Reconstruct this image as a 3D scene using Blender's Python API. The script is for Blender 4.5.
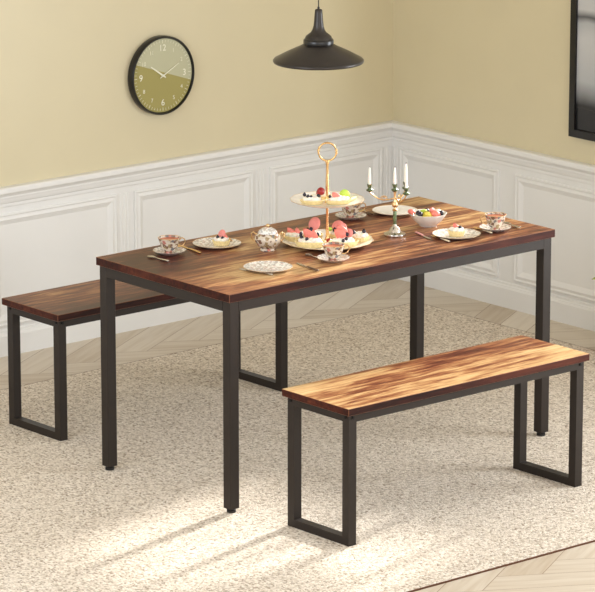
import bpy, bmesh, math, random
from mathutils import Vector, Matrix, Euler
random.seed(7)
for o in list(bpy.data.objects): bpy.data.objects.remove(o, do_unlink=True)
SC = bpy.context.scene
COL = SC.collection
PI = math.pi

# ------------------------------------------------------------ camera
cam = bpy.data.cameras.new('camera'); camo = bpy.data.objects.new('camera', cam); COL.objects.link(camo)
camo.location = (-10.4089, -11.558, 3.7394)
camo.rotation_euler = (PI/2 - 0.2416, 0, -0.7079)
cam.sensor_fit = 'HORIZONTAL'; cam.sensor_width = 36; cam.lens = 3839.7*36/595
cam.clip_start = .5; cam.clip_end = 200
SC.camera = camo

# ------------------------------------------------------------ light
world = bpy.data.worlds.new('world'); SC.world = world; world.use_nodes = True
bg = world.node_tree.nodes['Background']; bg.inputs[0].default_value = (.99, .98, 1.0, 1); bg.inputs[1].default_value = 0.92
sun = bpy.data.lights.new('sun', 'SUN'); suno = bpy.data.objects.new('sun', sun); COL.objects.link(suno)
sun.energy = 9.8; sun.angle = math.radians(3.6); sun.color = (1, .97, .93)
SUN_DIR = Vector((-.97, -.243, -.315))
suno.rotation_euler = SUN_DIR.to_track_quat('-Z', 'Y').to_euler(); suno.location = (4, 1, 3)
def area(name, loc, target, size, power, color):
    l = bpy.data.lights.new(name, 'AREA'); o = bpy.data.objects.new(name, l); COL.objects.link(o)
    l.shape = 'RECTANGLE'; l.size, l.size_y = size; l.energy = power; l.color = color
    o.location = loc; o.rotation_euler = (Vector(target)-Vector(loc)).to_track_quat('-Z', 'Y').to_euler()
    return o
area('window_light_right', (.30, -3.9, 1.25), (-2, -3.2, 1.0), (1.7, 1.9), 105, (.90, .95, 1))
area('window_light_left', (-5.4, -2.6, 2.0), (-1.6, 0, 1.3), (2.0, 1.4), 52, (.86, .93, 1))  # added soft fill past the open left side, no window there
area('window_light_front', (-3.6, -6.4, 2.2), (-1.6, -1.2, .6), (3.0, 1.6), 36, (1, .98, .96))  # added fill lamp on the open near side, no window there
SC.view_settings.view_transform = 'Standard'; SC.view_settings.look = 'None'
SC.view_settings.exposure = 0.0; SC.view_settings.gamma = 1.0
SC.view_settings.use_curve_mapping = False

# ------------------------------------------------------------ materials
def hexc(r, g, b):
    f = lambda c: ((c/255)/12.92 if c/255 <= .04045 else ((c/255+.055)/1.055)**2.4)
    return (f(r), f(g), f(b), 1)
def newmat(name):
    m = bpy.data.materials.new(name); m.use_nodes = True
    nt = m.node_tree; return m, nt, nt.nodes['Principled BSDF']
def N(nt, t, **kw):
    n = nt.nodes.new(t)
    for k, v in kw.items(): setattr(n, k, v)
    return n
def ramp(nt, stops):
    r = N(nt, 'ShaderNodeValToRGB'); e = r.color_ramp.elements
    while len(e) > 1: e.remove(e[-1])
    e[0].position = stops[0][0]; e[0].color = stops[0][1]
    for p, c in stops[1:]:
        x = e.new(p); x.color = c
    return r
def mapping(nt, scale=(1,1,1), loc=(0,0,0), rot=(0,0,0)):
    tc = N(nt, 'ShaderNodeTexCoord'); mp = N(nt, 'ShaderNodeMapping')
    mp.inputs['Scale'].default_value = scale; mp.inputs['Location'].default_value = loc; mp.inputs['Rotation'].default_value = rot
    nt.links.new(tc.outputs['Object'], mp.inputs['Vector']); return mp
def bump(nt, bsdf, src, strength, dist):
    b = N(nt, 'ShaderNodeBump'); b.inputs['Strength'].default_value = strength; b.inputs['Distance'].default_value = dist
    nt.links.new(src, b.inputs['Height']); nt.links.new(b.outputs[0], bsdf.inputs['Normal']); return b
def plain(name, c, rough=.5, metal=0, vary=.06, scale=30, bmp=0, spec=.5, sss=0):
    """procedural material: slight tonal mottling around one colour"""
    m, nt, b = newmat(name)
    mp = mapping(nt); n = N(nt, 'ShaderNodeTexNoise'); n.inputs['Scale'].default_value = scale; n.inputs['Detail'].default_value = 3
    nt.links.new(mp.outputs[0], n.inputs['Vector'])
    lo = tuple(x*(1-vary) for x in c[:3])+(1,); hi = tuple(min(1, x*(1+vary)) for x in c[:3])+(1,)
    r = ramp(nt, [(.3, lo), (.7, hi)]); nt.links.new(n.outputs[0], r.inputs[0]); nt.links.new(r.outputs[0], b.inputs['Base Color'])
    b.inputs['Roughness'].default_value = rough; b.inputs['Metallic'].default_value = metal
    b.inputs['Specular IOR Level'].default_value = spec
    if sss: b.inputs['Subsurface Weight'].default_value = sss; b.inputs['Subsurface Scale'].default_value = .004
    if bmp: bump(nt, b, n.outputs[0], .4, bmp)
    return m

def wood(name, seed, bias=0.0, rough=.3, edge=False, gx=0.0, gy=0.0):
    m, nt, b = newmat(name); L = nt.links
    # broad boards of lighter and darker timber along x
    mp1 = mapping(nt, (.8, 6.0, 6.0), (seed, seed*1.7, seed*.3)); n1 = N(nt, 'ShaderNodeTexNoise')
    n1.inputs['Scale'].default_value = 1.5; n1.inputs['Detail'].default_value = 5; n1.inputs['Distortion'].default_value = .8; n1.inputs['Roughness'].default_value = .6
    L.new(mp1.outputs[0], n1.inputs['Vector'])
    mp2 = mapping(nt, (3.2, 30, 30), (seed*2, 0, seed)); n2 = N(nt, 'ShaderNodeTexNoise')
    n2.inputs['Scale'].default_value = 2.0; n2.inputs['Detail'].default_value = 9; n2.inputs['Roughness'].default_value = .65; n2.inputs['Distortion'].default_value = .4
    L.new(mp2.outputs[0], n2.inputs['Vector'])
    mp3 = mapping(nt, (.75, 1.5, 1), (seed*.77, seed*.5, 0)); n3 = N(nt, 'ShaderNodeTexNoise'); n3.inputs['Scale'].default_value = 1.6; n3.inputs['Detail'].default_value = 1
    L.new(mp3.outputs[0], n3.inputs['Vector'])
    def mth(op, a, bv):
        x = N(nt, 'ShaderNodeMath', operation=op)
        for i, s in enumerate((a, bv)):
            if isinstance(s, (int, float)): x.inputs[i].default_value = s
            else: L.new(s, x.inputs[i])
        return x.outputs[0]
    s = mth('ADD', mth('MULTIPLY', n1.outputs[0], .62), mth('MULTIPLY', n2.outputs[0], .72))
    s = mth('ADD', s, mth('MULTIPLY', n3.outputs[0], .65))
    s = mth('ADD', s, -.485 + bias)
    if gx or gy:     # sunlight painted into the timber colour: paler towards one end and one side
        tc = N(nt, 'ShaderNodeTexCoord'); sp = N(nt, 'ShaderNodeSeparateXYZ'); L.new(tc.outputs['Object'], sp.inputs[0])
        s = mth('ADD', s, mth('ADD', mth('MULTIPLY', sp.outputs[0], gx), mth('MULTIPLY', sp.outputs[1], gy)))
    if edge: stops = [(.25, hexc(34, 12, 8)), (.45, hexc(62, 25, 16)), (.62, hexc(88, 42, 27)), (.8, hexc(116, 64, 40))]
    else: stops = [(.33, hexc(56, 21, 15)), (.43, hexc(86, 41, 28)), (.50, hexc(118, 66, 43)), (.57, hexc(154, 103, 66)), (.67, hexc(200, 162, 112)), (.8, hexc(220, 188, 140))]
    r = ramp(nt, stops); L.new(s, r.inputs[0]); L.new(r.outputs[0], b.inputs['Base Color'])
    b.inputs['Roughness'].default_value = rough; b.inputs['Specular IOR Level'].default_value = 0.15 if edge else .25
    bump(nt, b, n2.outputs[0], .15, .001)
    return m

M = {}
M['wall'] = plain('pale olive cream paint', hexc(213, 202, 169), .38, vary=.015, scale=4)
M['panel'] = plain('off white wainscot paint', hexc(231, 230, 227), .5, vary=.01, scale=6)
M['ceil'] = plain('white ceiling paint', hexc(235, 230, 220), .9, vary=.01)
M['metal'] = plain('dark bronze powder coated steel', hexc(44, 37, 32), .42, metal=.15, vary=.05, scale=90, spec=.28)
M['rubber'] = plain('black rubber', hexc(20, 18, 16), .6)
M['bolt'] = plain('black bolt steel', hexc(18, 16, 15), .4, metal=.6)
M['pale_edge'] = plain('worn pale wood edge', hexc(136, 84, 54), .4)  # bevel highlight painted in as a paler tone, with edge wear
M['black'] = plain('satin black lacquer', hexc(17, 15, 14), .28)
M['shade'] = plain('satin black lamp enamel', hexc(46, 41, 37), .32, metal=.3)
M['shade_in'] = plain('white lamp inside', hexc(225, 215, 195), .5)
M['cord'] = plain('black cord', hexc(18, 17, 16), .7)
M['gold'] = plain('polished brass', hexc(228, 190, 134), .25, metal=1, vary=.03)
M['gold_light'] = plain('pale brass', hexc(226, 190, 140), .28, metal=1, vary=.03)
M['silver'] = plain('polished silver', hexc(205, 200, 192), .2, metal=1, vary=.03)
M['dark_handle'] = plain('dark wooden cutlery handle', hexc(92, 66, 50), .4)
M['pink_handle'] = plain('pink cutlery handle', hexc(222, 160, 158), .35)
M['cream_handle'] = plain('cream cutlery handle', hexc(222, 205, 175), .35)
M['white'] = plain('white glazed porcelain', hexc(240, 236, 228), .18, vary=.01)
M['crust'] = plain('golden tart crust', hexc(236, 214, 156), .7, vary=.12, scale=120, bmp=.001)
M['cream'] = plain('whipped cream', hexc(244, 236, 222), .5, vary=.03, scale=150, bmp=.002, sss=.2)
M['tea'] = plain('milky pink tea', hexc(196, 116, 88), .15, vary=.05)
M['berry'] = plain('blueberry skin', hexc(34, 30, 46), .4, vary=.3, scale=200)
M['red'] = plain('red strawberry', hexc(150, 26, 28), .35, vary=.25, scale=220)
M['coral'] = plain('coral pink fruit', hexc(232, 128, 112), .4, vary=.12, scale=160)
M['rose'] = plain('rose pink macaron', hexc(226, 140, 132), .6, vary=.06, scale=200)
M['green'] = plain('lime green glaze', hexc(186, 218, 84), .5, vary=.12, scale=120)
M['yellow'] = plain('yellow fruit', hexc(224, 200, 84), .4, vary=.1, scale=120)
M['wax'] = plain('white candle wax', hexc(246, 240, 230), .45, vary=.01, sss=.3)
M['wick'] = plain('charred wick', hexc(40, 34, 30), .9)
M['emerald'] = plain('dark green glass metal', hexc(112, 128, 98), .16, metal=.7, vary=.3, scale=60)
M['leaf'] = plain('green plant leaf', hexc(166, 176, 72), .5, vary=.2, scale=30)
M['stem'] = plain('plant stem', hexc(96, 112, 50), .6)
M['pot'] = plain('terracotta pot', hexc(170, 110, 80), .8)
M['soil'] = plain('dark soil', hexc(52, 40, 30), .95, vary=.4, scale=120)
M['binding'] = plain('brown rug binding', hexc(92, 56, 34), .9)
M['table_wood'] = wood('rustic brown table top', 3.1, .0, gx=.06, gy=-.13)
M['bench_wood'] = wood('rustic golden bench top', 8.3, .14)  # sunlit gold painted into the timber colour of the front bench
M['bench_wood_dark'] = wood('rustic dark bench top', 5.2, -.15)  # same timber with the shade painted in, for the back bench
M['edge_wood'] = wood('dark red brown edge band', 1.4, -.10, .45, True)

def china(name, base, scale=1, amt=1.0):
    """white porcelain with small printed flowers in blue grey, pink and brown"""
    m, nt, b = newmat(name); L = nt.links
    mp = mapping(nt); v = N(nt, 'ShaderNodeTexVoronoi'); v.inputs['Scale'].default_value = 75*scale
    L.new(mp.outputs[0], v.inputs['Vector'])
    n = N(nt, 'ShaderNodeTexNoise'); n.inputs['Scale'].default_value = 130*scale; n.inputs['Detail'].default_value = 2; L.new(mp.outputs[0], n.inputs['Vector'])
    sel = N(nt, 'ShaderNodeSeparateColor'); L.new(v.outputs['Color'], sel.inputs[0])
    col = ramp(nt, [(0, hexc(122, 92, 74)), (.3, hexc(190, 124, 110)), (.5, hexc(118, 116, 116)), (.75, hexc(156, 134, 98))]); col.color_ramp.interpolation = 'CONSTANT'
    L.new(sel.outputs[0], col.inputs[0])
    a = N(nt, 'ShaderNodeMath', operation='MULTIPLY'); L.new(v.outputs['Distance'], a.inputs[0]); a.inputs[1].default_value = .85
    d = N(nt, 'ShaderNodeMath', operation='SUBTRACT'); L.new(n.outputs[0], d.inputs[0]); L.new(a.outputs[0], d.inputs[1])
    msk = ramp(nt, [(-.0 if amt < .8 else .0, (0,0,0,1)), (.10, (amt,amt,amt,1))]); L.new(d.outputs[0], msk.inputs[0])
    mx = N(nt, 'ShaderNodeMix', data_type='RGBA'); L.new(msk.outputs[0], mx.inputs[0]); mx.inputs[6].default_value = base; L.new(col.outputs[0], mx.inputs[7])
    L.new(mx.outputs[2], b.inputs['Base Color']); b.inputs['Roughness'].default_value = .18
    return m
M['china'] = china('flowered porcelain', hexc(238, 234, 227), 1.3, .5)
M['china_cup'] = china('flowered cup porcelain', hexc(212, 198, 178), 1.0, 1.0)

def rug_mat():
    m, nt, b = newmat('woven beige wool'); L = nt.links
    mp = mapping(nt, (1, 1, .01)); v = N(nt, 'ShaderNodeTexVoronoi'); v.inputs['Scale'].default_value = 185; v.inputs['Randomness'].default_value = .75
    mp.inputs['Scale'].default_value = (1, .72, .01); L.new(mp.outputs[0], v.inputs['Vector'])
    n = N(nt, 'ShaderNodeTexNoise'); n.inputs['Scale'].default_value = 70; n.inputs['Detail'].default_value = 4; L.new(mp.outputs[0], n.inputs['Vector'])
    sep = N(nt, 'ShaderNodeSeparateColor'); L.new(v.outputs['Color'], sep.inputs[0])
    mixf = N(nt, 'ShaderNodeMath', operation='ADD'); L.new(sep.outputs[0], mixf.inputs[0]); L.new(n.outputs[0], mixf.inputs[1])
    half = N(nt, 'ShaderNodeMath', operation='MULTIPLY'); L.new(mixf.outputs[0], half.inputs[0]); half.inputs[1].default_value = .5
    r = ramp(nt, [(.2, hexc(142, 127, 109)), (.42, hexc(206, 192, 174)), (.72, hexc(236, 226, 212))]); L.new(half.outputs[0], r.inputs[0])
    L.new(r.outputs[0], b.inputs['Base Color']); b.inputs['Roughness'].default_value = .95; b.inputs['Specular IOR Level'].default_value = .1
    inv = N(nt, 'ShaderNodeMath', operation='SUBTRACT'); inv.inputs[0].default_value = 1; L.new(v.outputs['Distance'], inv.inputs[1])
    bump(nt, b, inv.outputs[0], .8, .004)
    return m
M['rug'] = rug_mat()

def floor_mat():
    """herringbone oak boards"""
    m, nt, b = newmat('pale oak herringbone floor'); L = nt.links
    tc = N(nt, 'ShaderNodeTexCoord'); sp = N(nt, 'ShaderNodeSeparateXYZ'); L.new(tc.outputs['Object'], sp.inputs[0])
    def mth(op, a, bv=0, c=0):
        x = N(nt, 'ShaderNodeMath', operation=op)
        for i, s in enumerate((a, bv, c)):
            if isinstance(s, (int, float)): x.inputs[i].default_value = s
            else: L.new(s, x.inputs[i])
        return x.outputs[0]
    # herringbone in skewed board coordinates (boards at +-30 degrees to x)
    w, nb = .183, 5
    yy = mth('DIVIDE', sp.outputs[1], .577)
    u = mth('MULTIPLY', mth('ADD', sp.outputs[0], yy), .7071); v = mth('MULTIPLY', mth('SUBTRACT', yy, sp.outputs[0]), .7071)
    uf = mth('DIVIDE', mth('ADD', u, 5.494), w); vf = mth('DIVIDE', mth('ADD', v, 2.213), w)
    i = mth('FLOOR', uf); j = mth('FLOOR', vf); fu = mth('SUBTRACT', uf, i); fv = mth('SUBTRACT', vf, j)
    k = mth('FLOORED_MODULO', mth('ADD', mth('ADD', i, j), 2), 2*nb)
    ver = mth('GREATER_THAN', k, nb-.5); hor = mth('SUBTRACT', 1, ver)
    kk = mth('SUBTRACT', k, mth('MULTIPLY', ver, nb))       # cell index along the board
    ax = mth('ADD', mth('MULTIPLY', hor, fu), mth('MULTIPLY', ver, fv)); cx = mth('ADD', mth('MULTIPLY', hor, fv), mth('MULTIPLY', ver, fu))
    pid = mth('SUBTRACT', i, mth('MULTIPLY', hor, kk)); cid = mth('SUBTRACT', j, mth('MULTIPLY', ver, kk))
    al = mth('ADD', kk, ax)
    g1 = mth('MINIMUM', cx, mth('SUBTRACT', 1, cx)); g2 = mth('MINIMUM', al, mth('SUBTRACT', nb, al))
    gap = mth('LESS_THAN', mth('MINIMUM', g1, g2), .010)
    seed = N(nt, 'ShaderNodeCombineXYZ'); L.new(pid, seed.inputs[0]); L.new(cid, seed.inputs[1]); L.new(ver, seed.inputs[2])
    wn = N(nt, 'ShaderNodeTexWhiteNoise', noise_dimensions='3D'); L.new(seed.outputs[0], wn.inputs['Vector'])
    # grain along the board
    gv = N(nt, 'ShaderNodeCombineXYZ'); L.new(mth('ADD', mth('MULTIPLY', al, .35), mth('MULTIPLY', wn.outputs[0], 9)), gv.inputs[0]); L.new(mth('MULTIPLY', cx, 4), gv.inputs[1]); L.new(mth('MULTIPLY', wn.outputs[0], 7), gv.inputs[2])
    n = N(nt, 'ShaderNodeTexNoise'); n.inputs['Scale'].default_value = 1.4; n.inputs['Detail'].default_value = 5; n.inputs['Distortion'].default_value = .6; L.new(gv.outputs[0], n.inputs['Vector'])
    t = mth('ADD', mth('MULTIPLY', n.outputs[0], .6), mth('MULTIPLY', wn.outputs[0], .4))
    r = ramp(nt, [(.22, hexc(184, 166, 142)), (.5, hexc(206, 194, 176)), (.8, hexc(219, 209, 193))]); L.new(t, r.inputs[0])
    mx = N(nt, 'ShaderNodeMix', data_type='RGBA'); L.new(gap, mx.inputs[0]); L.new(r.outputs[0], mx.inputs[6]); mx.inputs[7].default_value = hexc(142, 116, 90)
    L.new(mx.outputs[2], b.inputs['Base Color']); b.inputs['Roughness'].default_value = .45
    return m
M['floor'] = floor_mat()

def art_mat():
    m, nt, b = newmat('grey and black abstract print'); L = nt.links
    tc = N(nt, 'ShaderNodeTexCoord'); sp = N(nt, 'ShaderNodeSeparateXYZ'); L.new(tc.outputs['Object'], sp.inputs[0])
    n = N(nt, 'ShaderNodeTexNoise'); n.inputs['Scale'].default_value = 6; L.new(tc.outputs['Object'], n.inputs['Vector'])
    a = N(nt, 'ShaderNodeMath', operation='MULTIPLY_ADD'); L.new(n.outputs[0], a.inputs[0]); a.inputs[1].default_value = .05; L.new(sp.outputs[2], a.inputs[2])
    k = hexc(22, 22, 24); g = hexc(176, 178, 180); g2 = hexc(196, 196, 196)
    r = ramp(nt, [(.06, k), (.15, hexc(38, 38, 40)), (.24, g), (.42, g2), (.475, g), (.5, hexc(96, 96, 98)), (.53, g2), (.8, g), (1, k)]); L.new(a.outputs[0], r.inputs[0])
    L.new(r.outputs[0], b.inputs['Base Color']); b.inputs['Roughness'].default_value = .25
    return m
M['art'] = art_mat()

def clock_mat():
    m, nt, b = newmat('two tone sage and olive dial'); L = nt.links
    tc = N(nt, 'ShaderNodeTexCoord'); sp = N(nt, 'ShaderNodeSeparateXYZ'); L.new(tc.outputs['Object'], sp.inputs[0])
    a = N(nt, 'ShaderNodeMath', operation='MULTIPLY_ADD'); L.new(sp.outputs[0], a.inputs[0]); a.inputs[1].default_value = .33; L.new(sp.outputs[2], a.inputs[2])
    g = N(nt, 'ShaderNodeMath', operation='GREATER_THAN'); L.new(a.outputs[0], g.inputs[0]); g.inputs[1].default_value = .013
    mx = N(nt, 'ShaderNodeMix', data_type='RGBA'); L.new(g.outputs[0], mx.inputs[0]); mx.inputs[6].default_value = hexc(158, 148, 84); mx.inputs[7].default_value = hexc(186, 184, 152)
    L.new(mx.outputs[2], b.inputs['Base Color']); b.inputs['Roughness'].default_value = .5
    return m
M['dial'] = clock_mat()
def pane_mat():
    m = bpy.data.materials.new('clear window glass'); m.use_nodes = True; nt = m.node_tree; nt.nodes.clear()
    o = N(nt, 'ShaderNodeOutputMaterial'); t = N(nt, 'ShaderNodeBsdfTransparent'); g = N(nt, 'ShaderNodeBsdfGlossy'); g.inputs['Roughness'].default_value = .02
    n = N(nt, 'ShaderNodeTexNoise'); n.inputs['Scale'].default_value = 2
    r = ramp(nt, [(0, (.05,.05,.05,1)), (1, (.08,.08,.08,1))]); nt.links.new(n.outputs[0], r.inputs[0])
    mx = N(nt, 'ShaderNodeMixShader'); nt.links.new(r.outputs[0], mx.inputs[0]); nt.links.new(t.outputs[0], mx.inputs[1]); nt.links.new(g.outputs[0], mx.inputs[2]); nt.links.new(mx.outputs[0], o.inputs[0])
    return m
M['pane'] = pane_mat()

# ------------------------------------------------------------ mesh helpers
def bm_new(): return bmesh.new()
def box(bm, x0, x1, y0, y1, z0, z1, mi=0, bev=0):
    vs = [bm.verts.new((x, y, z)) for x in (x0, x1) for y in (y0, y1) for z in (z0, z1)]
    F = [(0,1,3,2), (4,6,7,5), (0,4,5,1), (2,3,7,6), (0,2,6,4), (1,5,7,3)]
    fs = [bm.faces.new([vs[i] for i in f]) for f in F]
    for f in fs: f.material_index = mi
    if bev:
        es = list({e for f in fs for e in f.edges})
        bmesh.ops.bevel(bm, geom=es, offset=bev, segments=1, affect='EDGES')
    return fs
def lathe(bm, prof, seg=40, c=(0,0,0), mi=0, wob=None, M4=None):
    rings = []
    for r, z in prof:
        ring = []
        for i in range(seg):
            a = 2*PI*i/seg; rr = r*(wob(a, r, z) if wob else 1)
            p = Vector((rr*math.cos(a), rr*math.sin(a), z))
            if M4: p = M4 @ p
            ring.append(bm.verts.new(p+Vector(c)))
            if r < 1e-6: break
        rings.append(ring)
    for a, b in zip(rings, rings[1:]):
        if len(a) == 1 and len(b) == 1: continue
        for i in range(seg):
            j = (i+1) % seg
            if len(a) == 1: f = bm.faces.new((a[0], b[j], b[i]))
            elif len(b) == 1: f = bm.faces.new((a[i], a[j], b[0]))
            else: f = bm.faces.new((a[i], a[j], b[j], b[i]))
            f.material_index = mi
    return rings
def tube(bm, pts, rad, seg=10, closed=False, mi=0, flat=1.0):
    pts = [Vector(p) for p in pts]; n = len(pts); rings = []
    for i, p in enumerate(pts):
        if closed: d = pts[(i+1) % n]-pts[i-1]
        else: d = pts[min(i+1, n-1)]-pts[max(i-1, 0)]
        d.normalize(); up = Vector((0,0,1)) if abs(d.z) < .9 else Vector((0,1,0))
        s = d.cross(up).normalized(); u = s.cross(d).normalized()
        r = rad[i] if isinstance(rad, (list, tuple)) else rad
        rings.append([bm.verts.new(p+s*r*math.cos(2*PI*k/seg)+u*r*flat*math.sin(2*PI*k/seg)) for k in range(seg)])
    m = n if closed else n-1
    for i in range(m):
        a, b = rings[i], rings[(i+1) % n]
        for k in range(seg):
            f = bm.faces.new((a[k], a[(k+1) % seg], b[(k+1) % seg], b[k])); f.material_index = mi
    if not closed:
        bm.faces.new(rings[0][::-1]).material_index = mi; bm.faces.new(rings[-1]).material_index = mi
def ball(bm, c, r, sub=2, sc=(1,1,1), rot=None, jit=0, mi=0):
    g = bmesh.ops.create_icosphere(bm, subdivisions=sub, radius=r)
    R = rot.to_matrix() if rot else Matrix.Identity(3)
    for v in g['verts']:
        p = Vector((v.co.x*sc[0], v.co.y*sc[1], v.co.z*sc[2]))
        if jit: p *= 1+random.uniform(-jit, jit)
        v.co = R @ p + Vector(c)
    for f in {f for v in g['verts'] for f in v.link_faces}: f.material_index = mi
def obj(name, bm, mats, parent=None, smooth=False, loc=None):
    bmesh.ops.recalc_face_normals(bm, faces=bm.faces)
    me = bpy.data.meshes.new(name); bm.to_mesh(me); bm.free()
    for m in (mats if isinstance(mats, (list, tuple)) else [mats]): me.materials.append(M[m] if isinstance(m, str) else m)
    if smooth:
        for p in me.polygons: p.use_smooth = True
        try: me.set_sharp_from_angle(angle=math.radians(45))
        except Exception: pass
    o = bpy.data.objects.new(name, me); COL.objects.link(o)
    if parent: o.parent = parent
    if loc: o.location = loc
    return o
def thing(name, label, cat, loc=(0,0,0), rz=0, group=None):
    o = bpy.data.objects.new(name, None); COL.objects.link(o); o.empty_display_size = .1
    o.location = loc; o.rotation_euler = (0, 0, rz); o['label'] = label; o['category'] = cat
    if group: o['group'] = group
    return o
def struct(name, bm, mat, smooth=False, parent=None):
    o = obj(name, bm, mat, parent, smooth)
    if not parent: o['kind'] = 'structure'
    return o
def dup(root, loc, label, rz=None):
    def cp(o, par):
        c = o.copy(); COL.objects.link(c)
        if par: c.parent = par
        for ch in list(o.children): cp(ch, c)
        return c
    r = cp(root, None); r.location = loc; r['label'] = label
    if rz is not None: r.rotation_euler = (0, 0, rz)
    return r

# ------------------------------------------------------------ room
FZ = -.006       # floor level; the rug's pile top is z = 0
b = bm_new(); box(b, -7, .1, -7, .1, FZ-.1, FZ); struct('floor', b, 'floor')
CH = 2.6
b = bm_new(); box(b, -5.2, .1, 0, .1, FZ, CH); struct('wall_left', b, 'wall')
WY0, WY1, WZ0, WZ1 = -2.40, -1.25, .76, 1.80
b = bm_new()
box(b, 0, .1, WY1, 0, FZ, CH); box(b, 0, .1, -3.05, WY0, FZ, CH); box(b, 0, .1, -5.2, -4.72, FZ, CH); box(b, 0, .1, -4.72, -3.05, FZ, .25); box(b, 0, .1, -4.72, -3.05, 2.25, CH)
box(b, 0, .1, WY0, WY1, FZ, WZ0); box(b, 0, .1, WY0, WY1, WZ1, CH)
struct('wall_right', b, 'wall')
b = bm_new(); box(b, -5.2, .1, -5.2, .1, CH, CH+.1); struct('ceiling', b, 'ceil')
# window outside the frame on the right, where the sun comes in
b = bm_new()
for y0, y1, z0, z1 in ((WY0, WY0+.03, WZ0, WZ1), (WY1-.03, WY1, WZ0, WZ1), (WY0+.03, WY1-.03, WZ0, WZ0+.03), (WY0+.03, WY1-.03, WZ1-.03, WZ1)):
    box(b, .03, .08, y0, y1, z0, z1)
w = struct('window_1', b, 'panel')
b = bm_new(); box(b, .052, .058, WY0+.03, WY1-.03, WZ0+.03, WZ1-.03); obj('pane', b, 'pane', w)
b = bm_new()
for y0, y1, z0, z1 in ((-4.72, -4.69, .25, 2.25), (-3.08, -3.05, .25, 2.25), (-4.69, -3.08, .25, .28), (-4.69, -3.08, 2.22, 2.25)): box(b, .03, .08, y0, y1, z0, z1)
w = struct('window_2', b, 'panel')

REND = -3.0
def sweep_corner(name, prof, mat, side, L=5.2):
    """profile [(depth from wall, z)] run along one wall, mitred in the corner"""
    b = bm_new(); a0, a1 = [], []
    for d, z in prof:
        if side == 'left': a0.append(b.verts.new((-d, -d, z))); a1.append(b.verts.new((-L, -d, z)))
        else: a0.append(b.verts.new((-d, -d, z))); a1.append(b.verts.new((-d, REND, z)))
    n = len(prof)
    for i in range(n):
        j = (i+1) % n; b.faces.new((a0[i], a0[j], a1[j], a1[i]))
    b.faces.new(a0); b.faces.new(a1[::-1])
    return struct(name, b, mat)
rail = [(0, .5725), (.006, .5725), (.008, .578), (.008, .588), (.013, .592), (.016, .600), (.018, .608), (.020, .612), (.020, .618), (.026, .626), (.034, .632), (.036, .636), (.036, .648), (.033, .653), (.028, .655), (0, .655)]
base = [(0, FZ), (.018, FZ), (.018, .072), (.015, .078), (.013, .083), (.009, .086), (.008, .094), (.004, .098), (0, .098)]
# wainscot boards carrying the mouldings
def flat(side): return [(0, FZ), (.004, FZ), (.004, .5725), (0, .5725)]
sweep_corner('trim_1', flat('l'), 'panel', 'left'); sweep_corner('trim_2', flat('r'), 'panel', 'right')
def rail_obj(name, side):
    b = bm_new(); a0, a1 = [], []
    end = -5.2 if side == 'left' else REND
    for d, z in rail:
        a0.append(b.verts.new((-d, -d, z))); a1.append(b.verts.new((end, -d, z) if side == 'left' else (-d, end, z)))
    n = len(rail)
    for i in range(n):
        j = (i+1) % n; b.faces.new((a0[i], a0[j], a1[j], a1[i]))
    b.faces.new(a0); b.faces.new(a1[::-1]); return struct(name, b, 'panel')
rail_obj('trim_3', 'left'); rail_obj('trim_4', 'right')
sweep_corner('baseboard_left', base, 'panel', 'left'); sweep_corner('baseboard_right', base, 'panel', 'right')
tn = [5]
def panel(side, a, c, z0=.110, z1=.550):
    """raised picture-frame moulding, a..c along the wall"""
    prof = [(0, .004), (0, .012), (.006, .014), (.012, .010), (.018, .0115), (.024, .014), (.032, .010), (.041, .0055), (.044, .004)]
    b = bm_new(); loops = []
    for ins, d in prof:
        pts = [(a+ins, z0+ins), (c-ins, z0+ins), (c-ins, z1-ins), (a+ins, z1-ins)]
        loops.append([b.verts.new((u, -d, v) if side == 'left' else (-d, u, v)) for u, v in pts])
    for l0, l1 in zip(loops, loops[1:]):
        for i in range(4):
            j = (i+1) % 4; b.faces.new((l0[i], l0[j], l1[j], l1[i]))
    for i in range(4):
        j = (i+1) % 4; b.faces.new((loops[-1][i], loops[-1][j], loops[0][j], loops[0][i]))
    struct('trim_%d' % tn[0], b, 'panel'); tn[0] += 1
x = -.066
for k in range(7): panel('left', x-.604, x); x -= .692
y = -.056
for k in range(4): panel('right', y-.592, y); y -= .686
def flutes(side, centre):
    b = bm_new()
    for o_ in (-.017, 0, .017):
        u = centre+o_
        pts = [(u-.0055, .004), (u-.003, .0068), (u+.003, .0068), (u+.0055, .004)]
        vs0 = [b.verts.new((q, -d, .112) if side == 'left' else (-d, q, .112)) for q, d in pts]
        vs1 = [b.verts.new((q, -d, .548) if side == 'left' else (-d, q, .548)) for q, d in pts]
        for i in range(4): j = (i+1) % 4; b.faces.new((vs0[i], vs0[j], vs1[j], vs1[i]))
        b.faces.new(vs0); b.faces.new(vs1)
    struct('trim_%d' % tn[0], b, 'panel'); tn[0] += 1
x = -.066-.604-.044
for k in range(5): flutes('left', x); x -= .692
flutes('left', -.032); flutes('right', -.032)

# ------------------------------------------------------------ rug
t = thing('area_rug', 'large flat woven beige rug under the table and both benches', 'rug', (-2.3, -1.788, FZ))
b = bm_new(); box(b, -2.06, 2.06, -1.37, 1.37, .0012, .006, bev=.001); obj('pile', b, 'rug', t)
b = bm_new()
for q in ((-2.064, 2.064, -1.3745, -1.370), (-2.064, 2.064, 1.370, 1.3745), (-2.064, -2.060, -1.370, 1.370), (2.060, 2.064, -1.370, 1.370)): box(b, *q, 0, .0052)
box(b, -2.06, 2.06, -1.37, 1.37, 0, .0012)
obj('binding', b, 'binding', t)['label'] = 'thin dark brown bound edge'

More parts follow.
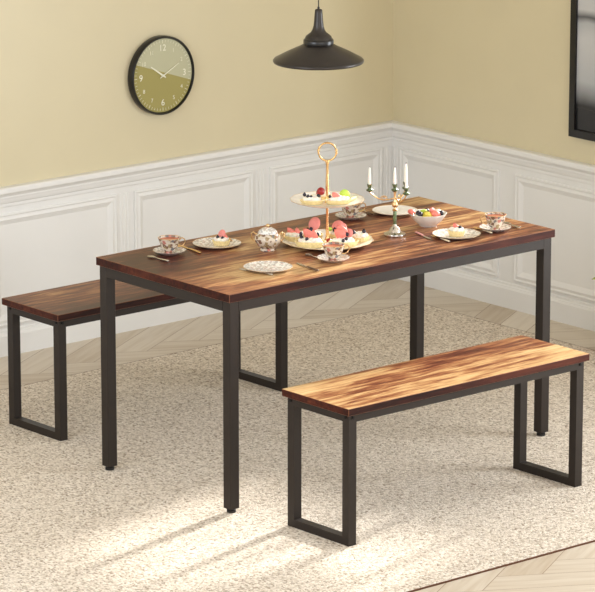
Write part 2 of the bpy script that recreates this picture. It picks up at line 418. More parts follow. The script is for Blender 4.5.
# ------------------------------------------------------------ table and benches
def slab(parent, hx, hy, z0, z1, mat, name):
    b = bm_new(); fs = box(b, -hx, hx, -hy, hy, z0, z1, 1)
    top = max(fs, key=lambda f: f.calc_center_median().z); top.material_index = 0
    es = list({e for f in fs for e in f.edges})
    r = bmesh.ops.bevel(b, geom=es, offset=.0010, segments=1, affect='EDGES', material=2)
    return obj(name, b, [mat, 'edge_wood', 'pale_edge'], parent)
TX, TY = (-2.6806-1.2008)/2, (-2.1871-1.4759)/2
hx, hy = .7399, .3556
t = thing('dining_table', 'long rustic brown wooden dining table set for tea, with a dark metal frame', 'table', (TX, TY, 0))
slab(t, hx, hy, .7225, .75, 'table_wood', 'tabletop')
ins, lw = .0084, .038
b = bm_new(); A, B = hx-ins, hy-ins
box(b, -A+lw, A-lw, -B, -B+.022, .686, .7225); box(b, -A+lw, A-lw, B-.022, B, .686, .7225)
box(b, -A, -A+.022, -B+lw, B-lw, .686, .7225); box(b, A-.022, A, -B+lw, B-lw, .686, .7225)
obj('apron', b, 'metal', t)
for sx in (-1, 1):
    for sy in (-1, 1):
        x0, y0 = sx*(A-lw/2), sy*(B-lw/2)
        b = bm_new(); box(b, x0-lw/2, x0+lw/2, y0-lw/2, y0+lw/2, .014, .7225, bev=.0015)
        l = obj('leg', b, 'metal', t)
        b = bm_new(); lathe(b, [(0, 0), (.0145, 0), (.0155, .003), (.0155, .009), (.011, .010), (.011, .014), (0, .014)], 24, (x0, y0, 0)); obj('foot_glide', b, 'rubber', l, True)
def bench(cx, cy, bhx, bhy, mat, label):
    t = thing('bench', label, 'bench', (cx, cy, 0), group=None)
    z1 = .4632; z0 = z1-.0236
    slab(t, bhx, bhy, z0, z1, mat, 'seat')
    A, B, w = bhx-.0136, bhy-.0136, .032
    b = bm_new(); box(b, -A+w, A-w, -B, -B+.02, z0-.028, z0); box(b, -A+w, A-w, B-.02, B, z0-.028, z0)
    obj('side_rail', b, 'metal', t)
    for s in (-1, 1):
        fr = [-A, -A+w] if s < 0 else [A-w, A]
        b = bm_new()
        # rectangular loop frame of square tube
        outer = [(-B, 0), (B, 0), (B, z0), (-B, z0)]; inner = [(-B+w, w*.85), (B-w, w*.85), (B-w, z0-w*.85), (-B+w, z0-w*.85)]
        V = [[b.verts.new((fr[k], y, z)) for y, z in lo] for k in (0, 1) for lo in (outer, inner)]
        for i in range(4):
            j = (i+1) % 4
            b.faces.new((V[0][i], V[0][j], V[1][j], V[1][i])); b.faces.new((V[2][i], V[2][j], V[3][j], V[3][i]))
            b.faces.new((V[0][i], V[0][j], V[2][j], V[2][i])); b.faces.new((V[1][i], V[1][j], V[3][j], V[3][i]))
        bmesh.ops.bevel(b, geom=[e for e in b.edges if e.calc_face_angle(0) > .5], offset=.0012, segments=1, affect='EDGES')
        l = obj('leg_frame', b, 'metal', t)
        for sy in (-1, 1):
            b = bm_new(); xx = fr[0] if s < 0 else fr[1]
            Mx = Matrix.Rotation(PI/2, 4, 'Y')
            lathe(b, [(0, -.003), (.005, -.003), (.005, .003), (0, .003)], 12, (xx, sy*(B-w/2), z0-.012), M4=Mx); 
            lathe(b, [(0, -.003), (.005, -.003), (.005, .003), (0, .003)], 12, ((fr[0]+fr[1])/2, sy*B, z0-.012), M4=Matrix.Rotation(PI/2, 4, 'X'))
            obj('bolt', b, 'bolt', l, True)
    return t
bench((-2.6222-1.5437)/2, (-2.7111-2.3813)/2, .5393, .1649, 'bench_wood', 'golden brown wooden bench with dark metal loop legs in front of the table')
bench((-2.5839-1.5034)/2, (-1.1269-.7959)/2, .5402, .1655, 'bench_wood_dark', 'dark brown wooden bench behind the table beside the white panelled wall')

# ------------------------------------------------------------ pendant lamp
PX, PY, PZ = -2.053, -1.904, 1.4055
t = thing('pendant_lamp', 'black cone pendant lamp hanging above the table', 'lamp', (PX, PY, PZ))
b = bm_new()
o_ = [(.1515, .0), (.1535, .003), (.1535, .008), (.1500, .012), (.108, .0345), (.062, .056), (.049, .063), (.047, .063), (.060, .053), (.106, .031), (.148, .008), (.1515, 0)]
lathe(b, o_, 72); obj('lamp_shade', b, 'shade', t, True)
b = bm_new(); lathe(b, [(.046, .058), (.050, .061), (.0515, .066), (.0515, .076), (.049, .080), (.044, .083), (.0, .083)], 48); obj('collar', b, 'black', t, True)
b = bm_new(); lathe(b, [(.046, .082), (.043, .090), (.034, .097), (.026, .103), (.021, .112), (.0175, .124), (.0155, .14), (.0135, .165), (.0125, .178), (.010, .181), (.004, .182), (.004, .189), (0, .191)], 40); obj('neck', b, 'shade', t, True)
b = bm_new(); tube(b, [(0, 0, .184), (0, 0, CH-PZ-.02)], .0018, 8); obj('cord', b, 'cord', t, True)
b = bm_new(); lathe(b, [(0, CH-PZ-.03), (.03, CH-PZ-.028), (.05, CH-PZ-.01), (.05, CH-PZ), (0, CH-PZ)], 32); obj('ceiling_rose', b, 'black', t, True)
b = bm_new(); lathe(b, [(0, .012), (.012, .015), (.022, .027), (.022, .038), (.013, .052), (.012, .06), (0, .06)], 24); obj('bulb', b, 'white', t, True)

# ------------------------------------------------------------ wall clock
CX, CZ, CR, CD = -1.231, .995, .1555, .036
t = thing('wall_clock', 'round wall clock with black rim and olive two-tone dial on left wall', 'clock', (CX, 0, CZ))
RX = Matrix.Rotation(PI/2, 4, 'X')      # lathe axis z -> -y
b = bm_new(); lathe(b, [(.128, .006), (CR-.003, .001), (CR, .006), (CR, CD-.004), (CR-.003, CD), (CR-.007, CD), (CR-.009, CD-.004), (CR-.010, .020), (.128, .020), (.128, .006)], 80, M4=RX); obj('rim', b, 'black', t, True)
b = bm_new(); lathe(b, [(0, .012), (.1452, .012), (.1452, .027), (0, .027)], 80, M4=RX); obj('dial', b, 'dial', t)
dialw = plain('white dial paint', hexc(236, 234, 214), .5)
dialg = plain('soft white dial paint', hexc(228, 226, 204), .5)
def text_bm(s, size):
    cu = bpy.data.curves.new('numeral', 'FONT'); cu.body = s; cu.size = size; cu.align_x = 'CENTER'; cu.align_y = 'CENTER'; cu.extrude = .0004
    o = bpy.data.objects.new('numeral', cu); COL.objects.link(o)
    bpy.context.view_layer.update()
    me = bpy.data.meshes.new_from_object(o.evaluated_get(bpy.context.evaluated_depsgraph_get()))
    bpy.data.objects.remove(o, do_unlink=True); bpy.data.curves.remove(cu)
    return me
for h in range(1, 13):
    big = h % 3 == 0
    me = text_bm(str(h), (.036 if big else .022))
    me.transform(Matrix.Translation((math.sin(h*PI/6)*.108, -.0277, math.cos(h*PI/6)*.108)) @ Matrix.Rotation(PI/2, 4, 'X'))
    me.materials.append(dialw if big else dialg)
    n = bpy.data.objects.new('numeral', me); COL.objects.link(n); n.parent = t
b = bm_new()
for k in range(60):
    a = k*PI/30; r0, r1 = (.130, .140) if k % 5 else (.127, .140)
    w = .0006 if k % 5 else .001
    s, c = math.sin(a), math.cos(a)
    vs = [b.verts.new((s*r+c*q, yy, c*r-s*q)) for yy in (-.0271, -.0278) for r, q in ((r0, -w), (r0, w), (r1, w), (r1, -w))]
    b.faces.new(vs[4:]); 
    for i in range(4): j = (i+1) % 4; b.faces.new((vs[i], vs[j], vs[4+j], vs[4+i]))
obj('minute_marks', b, dialg, t)
def hand(name, ang, L, tail, w, y):
    b = bm_new(); s, c = math.sin(ang), math.cos(ang)
    pr = [(-tail, -w*.6), (-tail, w*.6), (0, w), (L, w*.5), (L, -w*.5), (0, -w)]
    f = [b.verts.new((s*r+c*q, y, c*r-s*q)) for r, q in pr]; g = [b.verts.new((s*r+c*q, y-.0012, c*r-s*q)) for r, q in pr]
    b.faces.new(f); b.faces.new(g)
    for i in range(6): j = (i+1) % 6; b.faces.new((f[i], f[j], g[j], g[i]))
    obj(name, b, dialw, t)
hand('hour_hand', math.radians(304), .072, .016, .0036, -.029)
hand('minute_hand', math.radians(62), .088, .018, .0022, -.0315)
b = bm_new(); lathe(b, [(0, .0275), (.005, .0275), (.005, .034), (0, .034)], 16, M4=RX); obj('hand_hub', b, dialw, t, True)

# ------------------------------------------------------------ framed picture on the right wall
t = thing('framed_picture', 'black framed grey abstract picture cut off at right of photo', 'picture', (0, -1.056, .754))
b = bm_new(); W, H, fw, d = .185, .66, .03, .026
for y0, y1, z0, z1 in ((-W, 0, 0, fw), (-W, 0, H-fw, H), (-fw, 0, fw, H-fw), (-W, -W+fw, fw, H-fw)): box(b, -d, -.001, y0, y1, z0, z1)
obj('frame', b, 'black', t)
b = bm_new(); box(b, -.016, -.004, -W+fw, -fw, fw, H-fw); obj('print', b, 'art', t)

# ------------------------------------------------------------ potted plant just past the right edge
t = thing('potted_plant', 'leafy green potted plant at right edge beside the panelled wall', 'plant', (-.20, -1.49, FZ))
b = bm_new(); lathe(b, [(0, 0), (.045, 0), (.062, .10), (.066, .10), (.066, .115), (.058, .115), (.056, .1), (0, .1)], 32); obj('pot', b, 'pot', t, True)
b = bm_new(); lathe(b, [(0, .102), (.055, .102), (.055, .098), (0, .098)], 24); obj('soil', b, 'soil', t)
def leafmesh(b, base_, tip, wd, droop=.03):
    base_, tip = Vector(base_), Vector(tip); d = tip-base_; s = d.cross(Vector((0,0,1))).normalized(); n = 7; L_, C_, R_ = [], [], []
    for i in range(n+1):
        f = i/n; w = wd*math.sin(PI*min(1, f*.96+.03))**.8; p = base_+d*f+Vector((0,0,droop*math.sin(PI*f)))
        L_.append(b.verts.new(p+s*w)); R_.append(b.verts.new(p-s*w)); C_.append(b.verts.new(p-Vector((0,0,w*.3))))
    for i in range(n):
        b.faces.new((L_[i], L_[i+1], C_[i+1], C_[i])); b.faces.new((C_[i], C_[i+1], R_[i+1], R_[i]))
rs = random.Random(3)
tips = [(-.050, .068, .285)] + [(.12*math.cos(a), .10*math.sin(a)-.05, .22+.12*rs.random()) for a in (0.2, 5.8, 5.0, 4.4, 3.8)]
for i, tp in enumerate(tips):
    b = bm_new(); m_ = Vector(tp)*.45+Vector((0, 0, .10))
    tube(b, [(0, 0, .1), m_*.6+Vector((0,0,.05)), m_], .0022, 6); st = obj('stem', b, 'stem', t, True)
    b = bm_new(); leafmesh(b, m_, tp, .022); l = obj('leaf', b, 'leaf', t, True)
    md = l.modifiers.new('thickness', 'SOLIDIFY'); md.thickness = .0008

# ------------------------------------------------------------ tableware
TZ = .7502
def plate(loc, r, label, mat='china', group='white plates on the table'):
    b = bm_new()
    lathe(b, [(0, .004), (r*.55, .004), (r*.66, .0065), (r*.9, .0090), (r*.99, .0110), (r, .0116), (r*.99, .0102), (r*.85, .006), (r*.62, .001), (r*.6, 0), (r*.55, .0005), (0, .0005)], 56)
    t = thing('plate', label, 'plate', loc, 0, group); obj('dish', b, mat, t, True)
    b = bm_new(); tube(b, [(r*.995*math.cos(a*PI/28), r*.995*math.sin(a*PI/28), 0.0114) for a in range(56)], .0005, 6, True); obj('gilt_rim', b, 'gold_light', t, True)
    return t
plate((-2.262, -1.613, TZ), .084, 'flowered dessert plate holding a tart between teacup and sugar pot')
plate((-2.355, -1.996, TZ), .083, 'empty flowered plate on the near side in front of the sugar pot')
plate((-1.452, -1.628, TZ), .082, 'empty white plate at the far corner behind the candelabra', 'white')
plate((-1.538, -2.043, TZ), .084, 'flowered dessert plate holding a tart in front of the fruit bowl')

def cup(loc, rz, label, slabel, k=1.0):
    r = .056
    b = bm_new()
    lathe(b, [(0, .0035), (r*.4, .0035), (r*.5, .005), (r*.95, .0125), (r, .0140), (r*.97, .0125), (r*.55, .001), (r*.5, 0), (0, .0004)], 40, wob=lambda a, rr, z: 1+(.012*math.cos(12*a) if rr > r*.8 else 0))
    s = obj('saucer', b, 'china'); s.location = loc; s.rotation_euler = (0, 0, rz); s['label'] = slabel; s['category'] = 'saucer'; s['group'] = 'flowered saucers'
    t = thing('teacup', label, 'cup', (loc[0], loc[1], loc[2]+.0037), rz, 'flowered teacups')
    b = bm_new()
    lathe(b, [(0, .005), (.010, .003), (.017, 0), (.018, .0005), (.016, .005), (.022, .012), (.029, .024), (.033, .038), (.0375, .051), (.0385, .0535), (.0375, .0535), (.0335, .045), (.030, .034), (.026, .022), (.018, .010), (0, .008)], 40, wob=lambda a, rr, z: 1+(.015*math.cos(8*a) if z > .03 else 0))
    obj('bowl', b, 'china_cup', t, True)
    b = bm_new(); lathe(b, [(0, .0475), (.0342, .0475), (.0330, .044), (0, .044)], 32); obj('tea', b, 'tea', t, True)
    b = bm_new(); tube(b, [(.034, 0, .046), (.044, 0, .052), (.053, 0, .046), (.054, 0, .036), (.047, 0, .026), (.038, 0, .021), (.029, 0, .022)], [.0026, .0024, .0022, .0022, .0022, .0024, .0026], 8); obj('handle', b, 'gold_light', t, True)
    b = bm_new(); tube(b, [(.038*math.cos(a*PI/24)*(1+.015*math.cos(8*a*PI/24)), .038*math.sin(a*PI/24)*(1+.015*math.cos(8*a*PI/24)), .0535) for a in range(48)], .0009, 6, True); obj('gilt_rim', b, 'gold_light', t, True)
cup((-2.462, -1.602, TZ), -.6, 'flowered teacup of tea at the left end of the table', 'flowered saucer at the left end of the table')
cup((-2.108, -2.046, TZ), -.6, 'flowered teacup of tea in front of the tiered cake stand', 'flowered saucer in front of the tiered cake stand')
cup((-1.632, -1.594, TZ), -.5, 'flowered teacup of tea partly hidden behind the tiered cake stand', 'flowered saucer partly hidden behind the tiered cake stand')
cup((-1.372, -2.063, TZ), 2.6, 'flowered teacup of tea at the right end of the table', 'flowered saucer at the right end of the table')

# sugar pot
t = thing('sugar_pot', 'round flowered porcelain pot with lid and two gold handles', 'pot', (-2.172, -1.778, TZ), -.75)
b = bm_new(); lathe(b, [(0, .004), (.018, .003), (.026, 0), (.027, .002), (.024, .008), (.034, .017), (.043, .031), (.0445, .042), (.041, .052), (.033, .059), (.031, .061), (.029, .060), (0, .060)], 48, wob=lambda a, rr, z: 1+.018*math.cos(8*a)); obj('body', b, 'china_cup', t, True)
b = bm_new(); lathe(b, [(0, .0605), (.033, .0605), (.0335, .063), (.029, .070), (.019, .077), (.009, .080), (0, .081)], 40); l = obj('lid', b, 'china', t, True)
b = bm_new(); ball(b, (0, 0, .0865), .0065, 2); obj('knob', b, 'gold_light', l, True)
for s in (-1, 1):
    b = bm_new(); tube(b, [(s*.041, 0, .030), (s*.050, 0, .036), (s*.056, 0, .046), (s*.056, 0, .058), (s*.049, 0, .064), (s*.043, 0, .058), (s*.036, 0, .055)], .0026, 8); obj('handle', b, 'gold_light', t, True)

# tiered stand
SX, SY = -1.962, -1.846
t = thing('cake_stand', 'two-tier cake stand with gold pole and ring handle, full of pastries', 'cake stand', (SX, SY, TZ), 0)
def tier(z, r, nm):
    b = bm_new(); lathe(b, [(0, z+.003), (r*.62, z+.003), (r*.72, z+.006), (r*.93, z+.0105), (r, z+.0145), (r*.985, z+.0125), (r*.7, z+.001), (r*.6, z), (0, z)], 72, wob=lambda a, rr, zz: 1+(.012*math.cos(16*a) if rr > r*.9 else 0))
    o = obj(nm, b, 'white', t, True)
    b = bm_new(); tube(b, [(r*math.cos(a*PI/48)*(1+.012*math.cos(a*PI/3)), r*math.sin(a*PI/48)*(1+.012*math.cos(a*PI/3)), z+.0145) for a in range(96)], .0006, 6, True); obj('gilt_rim', b, 'gold_light', o, True)
b = bm_new(); lathe(b, [(.0, 0), (.05, 0), (.052, .003), (.045, .003), (.04, .004), (0, .004)], 40); obj('base_foot', b, 'white', t, True)
tier(.004, .158, 'lower_tray'); tier(.146, .127, 'upper_tray')
b = bm_new(); lathe(b, [(0, .0075), (.012, .0075), (.011, .014), (.006, .026), (.0048, .04), (.006, .052), (.0045, .064), (.0045, .13), (.009, .138), (.011, .1458), (0, .1458)], 20); obj('lower_pole', b, 'gold', t, True)
b = bm_new(); lathe(b, [(0, .149), (.010, .149), (.008, .158), (.0055, .165), (.0065, .20), (.0062, .225), (.0045, .25), (.0048, .280), (.0080, .291), (.0070, .296), (0, .297)], 20); obj('upper_pole', b, 'gold', t, True)
b = bm_new(); n = 40; ca = -.7079
rp = [Vector((math.cos(ca)*math.cos(a*2*PI/n)*.031, math.sin(ca)*math.cos(a*2*PI/n)*.031, .326+.031*math.sin(a*2*PI/n))) for a in range(n)]
tube(b, rp, .0034, 10, True)
for k in (1, 17, 19, 39): ball(b, rp[k], .0055, 1)
obj('ring_handle', b, 'gold', t, True)

# ---- pastries: each tart is one thing
tart_group = 'small cream tarts'
def tart(loc, rz, rx, ry, label, toppings, creamh=.012, h=.020, group=tart_group):
    t = thing('tart', label, 'tart', loc, rz, group)
    def wob(a, rr, z): return (1+.035*math.cos(22*a)) if rr > .6 else 1
    b = bm_new(); lathe(b, [(0, 0), (.74, 0), (.80, .002), (1.0, h), (.94, h+.001), (.80, h*.8), (0, h*.8)], 66, wob=wob)
    for v in b.verts: v.co.x *= rx; v.co.y *= ry
    obj('shell', b, 'crust', t, True)
    b = bm_new(); rr = random.Random(label)
    k = max(5, int(rx*ry*9000))
    ball(b, (0, 0, h*.85), 1, 2, (rx*.82, ry*.82, creamh*.8), jit=.0)
    for i in range(k+4):
        a = i*2.4; q = .62*math.sqrt((i+.3)/(k+4))
        ball(b, (rx*q*math.cos(a), ry*q*math.sin(a), h*.85+creamh*(.75-.5*q)), .0105, 2, (1, 1, .8), jit=.06)
    obj('cream', b, 'cream', t, True)
    z = h*.85+creamh*1.1
    for kind, x_, y_, dz, s in toppings:
        b = bm_new()
        if kind == 'b':
            ball(b, (0,0,0), .0062*s, 2); lathe(b, [(0, .0050*s), (.0022*s, .0058*s), (.0026*s, .0068*s), (.001*s, .0058*s), (0, .0056*s)], 8)
            obj('blueberry', b, 'berry', t, True, (x_, y_, z+dz))
        elif kind == 's':   # strawberry half: pointed cone-like body
            lathe(b, [(0, -.012*s), (.005*s, -.0075*s), (.0085*s, 0), (.0088*s, .005*s), (.0055*s, .0092*s), (0, .0098*s)], 18, M4=Matrix.Rotation(-.5+x_*25, 4, 'Y') @ Matrix.Diagonal((1.0, .42, 1.2, 1)) @ Matrix.Rotation(PI, 4, 'X'))
            obj('strawberry', b, 'coral', t, True, (x_, y_, z+dz))
        elif kind == 'r':
            lathe(b, [(0, -.013*s), (.0055*s, -.0075*s), (.0092*s, 0), (.0092*s, .005*s), (.0055*s, .0092*s), (0, .0098*s)], 18, M4=Euler((.4, 1.0, 0)).to_matrix().to_4x4())
            obj('raspberry', b, 'red', t, True, (x_, y_, z+dz))
        elif kind == 'f':   # slice of pink fruit / macaron half standing up facing the diner
            R = (Matrix.Rotation(-.7, 4, 'Z') @ Matrix.Rotation(1.15, 4, 'X'))
            lathe(b, [(0, -.0035*s), (.013*s, -.0035*s), (.0155*s, 0), (.013*s, .0035*s), (.006*s, .005*s), (0, .0053*s)], 28, M4=R)
            obj('fruit_slice', b, 'rose', t, True, (x_, y_, z+dz))
        elif kind == 'g':
            ball(b, (0,0,0), .010*s, 2, (1, .6, .8)); obj('kiwi_slice', b, 'green', t, True, (x_, y_, z+dz))
    return t
LZ = TZ+.0076        # top of the lower tray
cr = -.7             # turn so that local x runs to the right in the picture
def at(u, v):        # u: to the right in the picture, v: away from the viewer, metres from the stand's pole
    c, s = math.cos(-.7079), math.sin(-.7079)
    return (SX+u*c-v*s, SY+u*s+v*c)
def T(u, v, z=None): x, y = at(u, v); return (x, y, LZ if z is None else z)
tart(T(-.112, .018), cr-.5, .040, .030, 'tart topped with a flat pink fruit slice at the lower tray left edge', [('s', -.012, -.002, .0, 1.6), ('s', .012, 0, -.001, 1.5), ('b', .030, -.012, -.004, .9)])
tart(T(-.058, -.066), cr-.12, .055, .032, 'long tart with strawberries and berries at the lower tray front left', [('s', -.008, .006, .012, 1.9), ('s', .012, .004, .008, 1.5), ('b', -.030, .0, .002, 1.1), ('b', -.010, -.018, .0, 1.1), ('b', .024, .014, .010, 1.1), ('b', -.034, .014, .012, 1)])
tart(T(-.048, .040), cr, .034, .030, 'tart with a tall round pink macaron at the lower tray back left', [('f', .004, .0, .026, 1.6), ('b', -.020, -.01, .006, 1.2), ('b', -.008, -.016, .010, 1.2)])
tart(T(.056, -.066), cr+.15, .052, .032, 'long tart with two coral fruit wedges at the lower tray front right', [('s', -.012, .004, .012, 2.0), ('s', -.004, .012, .022, 2.0), ('b', .012, .004, .012, 1.1), ('b', .006, -.016, .0, 1.1), ('b', -.006, -.024, -.004, 1), ('f', .020, .018, .012, 1.1)])
tart(T(.112, .008), cr, .034, .034, 'small round cream tart with two blueberries at the lower tray right edge', [('b', .014, -.006, .004, 1.2), ('b', -.022, -.008, .0, 1.3), ('b', -.030, .0, .0, 1.1)], .016)
tart(T(.038, .056), cr+.3, .038, .030, 'tart with pink fruit slices at the lower tray back right', [('f', .000, .0, .012, 1.5), ('g', -.030, .0, .006, .9), ('b', -.018, -.016, .006, 1.2), ('s', .022, .0, .004, 1.4)])
t = thing('strawberry', 'single dark red strawberry lying by the pole on the lower tray', 'strawberry', T(.004, -.030, LZ+.0105), .3)
b = bm_new(); lathe(b, [(0, -.016), (.006, -.0100), (.0100, 0), (.0100, .006), (.006, .0102), (0, .0108)], 20, M4=Matrix.Rotation(1.5, 4, 'Y')); obj('flesh', b, 'red', t, True)
b = bm_new()
for k in range(5):
    a = k*2*PI/5; leafmesh(b, (.0105, 0, 0), (.0125, .008*math.cos(a), .0085*math.sin(a)), .0022, 0)
obj('calyx', b, 'stem', t, True)
UZ = TZ+.1495
tart(T(-.052, -.028, UZ), cr, .042, .026, 'tart with blueberries and a dark red strawberry on the upper tray left', [('b', -.026, .006, .006, 1.1), ('b', -.014, -.004, .0, 1.2), ('b', -.004, -.006, -.001, 1.1), ('b', .022, .002, .003, 1.2), ('r', .028, .008, .016, 1.5)], .012, .014)
tart(T(.038, -.022, UZ), cr+.2, .048, .028, 'tart with a coral fruit slice on the upper tray right', [('s', -.008, -.004, .001, 1.6), ('b', -.030, .0, .003, .9), ('g', .03, .0, -.003, .6)], .010, .014)
tart(T(-.020, .050, UZ), cr+.1, .040, .024, 'plain cream tart at the upper tray back left', [], .012, .012)
t = thing('macaron', 'lime green macaron standing on edge on the upper tray', 'macaron', T(.060, .035, UZ+.019), -.6)
for s_, nm in ((-1, 'shell'), (1, 'shell')):
    b = bm_new(); lathe(b, [(0, s_*.002), (.0165, s_*.002), (.0175, s_*.004), (.0150, s_*.009), (.008, s_*.0115), (0, s_*.012)], 28, M4=Matrix.Rotation(PI/2, 4, 'X')); obj(nm, b, 'green', t, True)
b = bm_new(); lathe(b, [(0, -.002), (.0155, -.002), (.0155, .002), (0, .002)], 24, M4=Matrix.Rotation(PI/2, 4, 'X')); obj('filling', b, 'cream', t, True)
t = thing('wafer_roll', 'pale wafer biscuit beside the green macaron on the upper tray', 'biscuit', T(.086, .018, UZ+.007), .35)
b = bm_new(); tube(b, [(-.022, 0, 0), (.022, 0, 0)], .0062, 14); obj('biscuit_roll', b, 'crust', t, True)

# tarts on the two dessert plates
tart((-2.256, -1.630, TZ+.0042), cr, .031, .027, 'round tart topped with pink fruit on the left dessert plate', [('f', .002, .004, .010, 1.0), ('b', -.012, -.010, .002, 1.0), ('b', .004, -.014, .0, .9), ('s', .014, .0, .0, .9)], .012, .018)
tart((-1.545, -2.050, TZ+.0042), cr, .030, .026, 'round tart topped with pink fruit on the right dessert plate', [('s', -.002, .0, .002, 1.2), ('b', .012, -.006, .001, 1.1), ('b', .002, .012, .002, 1.0)], .011, .020)

# fruit bowl
BX, BY = -1.498, -1.852
t = thing('fruit_bowl', 'white porcelain bowl of mixed cut fruit beside the candelabra', 'bowl', (BX, BY, TZ), 0)
b = bm_new(); lathe(b, [(0, .003), (.026, .002), (.030, 0), (.031, .002), (.036, .007), (.052, .022), (.063, .038), (.0665, .045), (.0645, .0455), (.060, .039), (.048, .023), (.032, .011), (0, .008)], 56, wob=lambda a, rr, z: 1+(.02*math.cos(10*a) if z > .03 else 0)); obj('bowl_body', b, 'white', t, True)
def fr(name, label, cat, mat, u, v, z, r, sc=(1,1,1), grp=None):
    c, s = math.cos(-.7079), math.sin(-.7079)
    b = bm_new(); ball(b, (0,0,0), r, 2, sc, Euler((.3*u*50, .4, v*40)), jit=.03)
    o = obj(name, b, mat, None, True, (BX+u*c-v*s, BY+u*s+v*c, TZ+z-.006)); o['label'] = label; o['category'] = cat
    if grp: o['group'] = grp
fr('strawberry', 'red strawberry hooked on the left rim of the fruit bowl', 'strawberry', 'coral', -.058, -.012, .057, .0125, (1.2, .8, .8))
fr('kiwi_slice', 'pale green kiwi slice at the back left of the fruit bowl', 'kiwi slice', 'green', -.018, .020, .050, .017, (1.2, 1, .5))
fr('kiwi_slice', 'pale green kiwi slice at the middle front of the fruit bowl', 'kiwi slice', 'yellow', .000, -.014, .049, .016, (1.1, .8, .6))
fr('strawberry', 'large coral strawberry at the front right of the fruit bowl', 'strawberry', 'coral', .026, -.012, .050, .016, (1.2, .9, .8))
fr('fruit_slice', 'curved pink fruit slice standing up in the fruit bowl', 'fruit slice', 'rose', .014, .012, .055, .016, (1.3, .5, .8))
fr('melon_piece', 'pale melon piece at the back right of the fruit bowl', 'melon piece', 'cream', .034, .022, .048, .013)
for i, (u, v, lb) in enumerate(((-.028, -.018, 'blackberry at the front left of the fruit bowl'), (-.034, .004, 'blackberry at the left inside of the fruit bowl'), (.046, .002, 'blackberry at the right inside of the fruit bowl'), (-.004, .036, 'blackberry at the far back of the fruit bowl'))):
    fr('blackberry', lb, 'berry', 'berry', u, v, .050, .0095, grp='blackberries in the fruit bowl')
fr('peach_piece', 'yellow peach piece filling the bottom of the fruit bowl', 'peach piece', 'yellow', .002, .004, .034, .026, (1.2, 1.2, .55))

# candelabra
KX, KY = -1.692, -1.893
t = thing('candelabra', 'ornate brass candelabra with green cups holding four white candles', 'candelabra', (KX, KY, TZ), -.7079)
b = bm_new(); lathe(b, [(0, 0), (.038, 0), (.0395, .003), (.038, .008), (.030, .011), (.022, .014), (.0195, .020), (.014, .028), (.008, .034), (.006, .040), (0, .040)], 40); obj('base', b, 'silver', t, True)
b = bm_new(); lathe(b, [(0, .038), (.006, .040), (.0055, .046), (.0065, .060), (.0065, .080), (.0055, .088), (0, .088)], 20); obj('stem', b, 'emerald', t, True)['label'] = 'dark green lower stem'
b = bm_new(); lathe(b, [(0, .086), (.008, .088), (.009, .092), (.005, .096), (.0045, .100), (.010, .104), (.0115, .110), (.008, .118), (.0045, .124), (.004, .150), (.006, .156), (0, .156)], 20); obj('upper_stem', b, 'gold_light', t, True)
CH_ = .154
spots = [(-.001, 0, CH_+.002), (-.088, .006, CH_), (.037, -.070, CH_+.004), (.038, .060, CH_-.004)]
for i, (u, v, z) in enumerate(spots):
    if i:
        b = bm_new(); pts = []
        for k in range(13):
            f = k/12; pts.append((u*f, v*f, min(.134 - .010*math.sin(PI*f) + (z-.134)*f**3, z)))
        tube(b, pts, .0026, 8)
        # scroll ornament
        cxs = (u*.42, v*.42); L_ = math.hypot(u, v); d_ = (u/L_, v/L_)
        sc = [(cxs[0]+d_[0]*(.013*math.cos(a)*(1-a/14)), cxs[1]+d_[1]*(.013*math.cos(a)*(1-a/14)), .132+.009*math.sin(a)*(1-a/14)) for a in [q*.5 for q in range(19)]]
        tube(b, sc, .0018, 6)
        obj('arm', b, 'gold_light', t, True)
    b = bm_new(); lathe(b, [(0, z), (.005, z), (.010, z+.003), (.0125, z+.006), (.0115, z+.008), (.006, z+.011), (.005, z+.014), (.0075, z+.018), (.0085, z+.022), (.009, z+.027), (.0072, z+.027), (.0060, z+.020), (0, z+.020)], 20, (u, v, 0)); obj('candle_cup', b, 'emerald', t, True)
cl = ['central white taper candle of the candelabra', 'white taper candle on the left arm of the candelabra', 'white taper candle on the near right arm of the candelabra', 'white taper candle on the back right arm of the candelabra']
c_, s_ = math.cos(-.7079), math.sin(-.7079)
for i, (u, v, z) in enumerate(spots):
    hgt = (.066, .066, .092, .072)[i]
    k = thing('taper_candle', cl[i], 'candle', (KX+u*c_-v*s_, KY+u*s_+v*c_, TZ+z+.0205), 0, 'candles in the candelabra')
    b = bm_new(); lathe(b, [(0, 0), (.0050, 0), (.0050, hgt*.3), (.0036, hgt*.85), (.0020, hgt*.97), (0, hgt)], 16); obj('wax', b, 'wax', k, True)
    b = bm_new(); tube(b, [(0, 0, hgt-.001), (.0004, 0, hgt+.004)], .0006, 6); obj('wick', b, 'wick', k)

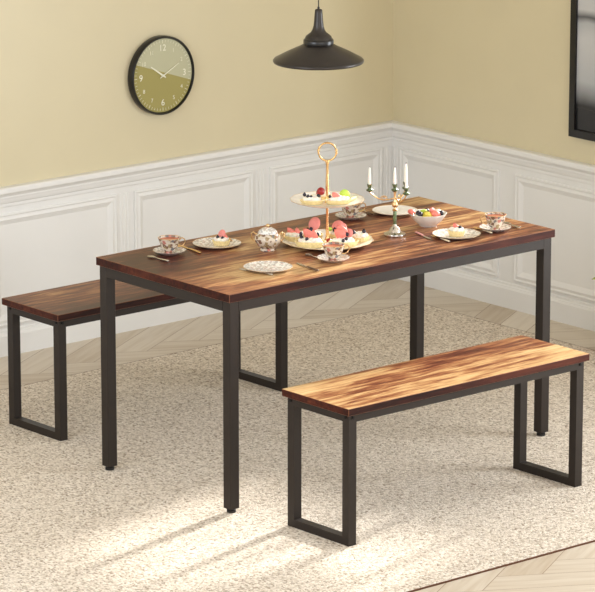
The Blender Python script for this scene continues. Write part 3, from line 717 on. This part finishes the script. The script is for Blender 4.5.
# cutlery
def cutlery(kind, A, B, label, mats, z=TZ, zb=None, w=1.0):
    """A = head/blade end, B = handle end, both on the table"""
    A, B = Vector((*A, z)), Vector((*B, z if zb is None else zb)); d = B-A; L = d.length
    t = thing(kind, label, kind.replace('dinner_', ''), tuple(A), 0, 'cutlery on the table'); t.rotation_euler = d.to_track_quat('X', 'Z').to_euler()
    metal, hand_ = mats; b = bm_new()
    if kind == 'knife':
        pts = [(0, 0, .0016), (L*.1, 0, .0016), (L*.3, 0, .0016), (L*.52, 0, .0022)]; tube(b, pts, [.001, .0058*w, .0064*w, .0035], 10, flat=.22); obj('blade', b, metal, t, True)
    elif kind == 'spoon':
        for k, nn in ((0, 0),):
            n = 10; lo = []
            lathe(b, [(0, .0016), (.5, .0018), (.8, .0032), (1, .0050), (.97, .0054), (.75, .0042), (.45, .0030), (0, .0028)], 24)
            for v in b.verts: v.co.x = v.co.x*L*.16+L*.16; v.co.y *= .0105*w
        tube(b, [(L*.30, 0, .0040), (L*.42, 0, .0050), (L*.56, 0, .0030)], [.0018, .0014, .0020], 8); obj('spoon_bowl', b, metal, t, True)
    else:
        for k in (-1.5, -.5, .5, 1.5): tube(b, [(0, k*.0038*w, .0030), (L*.12, k*.0040*w, .0018), (L*.25, k*.0038*w, .0026)], [.0008, .0011, .0014], 6)
        tube(b, [(L*.22, 0, .0026), (L*.30, 0, .0030), (L*.36, 0, .0034), (L*.56, 0, .0030)], [.0080*w, .0070*w, .0022, .0020], 10, flat=.28); obj('tines', b, metal, t, True)
    b = bm_new(); tube(b, [(L*.5, 0, .0030), (L*.56, 0, .0036), (L*.85, 0, .0042), (L*.98, 0, .0042), (L, 0, .0036)], [.0022, .0036*w, .0050*w, .0050*w, .0034*w], 10, flat=.62); obj('handle', b, hand_, t, True)
cutlery('spoon', (-2.546, -1.590), (-2.539, -1.696), 'small silver spoon lying left of the leftmost teacup', ('silver', 'silver'))
cutlery('knife', (-2.354, -1.510), (-2.382, -1.674), 'gold knife lying right of the leftmost teacup', ('gold', 'gold'))
cutlery('fork', (-2.205, -1.620), (-2.155, -1.513), 'gold fork resting on the left dessert plate behind its tart', ('gold', 'gold'), TZ+.006, TZ+.013)
cutlery('fork', (-2.425, -1.935), (-2.400, -2.076), 'fork with a silver handle lying left of the empty near plate', ('silver', 'silver'))
cutlery('knife', (-2.222, -1.985), (-2.249, -2.130), 'knife with a dark handle lying right of the empty near plate', ('silver', 'dark_handle'))
cutlery('spoon', (-2.122, -1.920), (-2.128, -2.010), 'silver teaspoon beside the teacup in front of the cake stand', ('silver', 'silver'), TZ+.001, TZ+.001)
cutlery('knife', (-1.641, -2.025), (-1.612, -1.914), 'knife with a pink handle lying left of the right dessert plate', ('silver', 'pink_handle'))
cutlery('fork', (-1.600, -1.985), (-1.622, -2.095), 'gold fork with a cream handle lying nearest the right dessert plate', ('gold', 'cream_handle'))
cutlery('fork', (-1.400, -1.985), (-1.420, -2.095), 'small fork with cream handle between right dessert plate and right teacup', ('gold', 'cream_handle'))
cutlery('spoon', (-1.270, -2.000), (-1.290, -2.100), 'silver teaspoon at the right end of the table beside the teacup', ('silver', 'silver'))
cutlery('spoon', (-1.520, -1.515), (-1.540, -1.605), 'silver teaspoon beside the white plate at the far side', ('silver', 'dark_handle'))
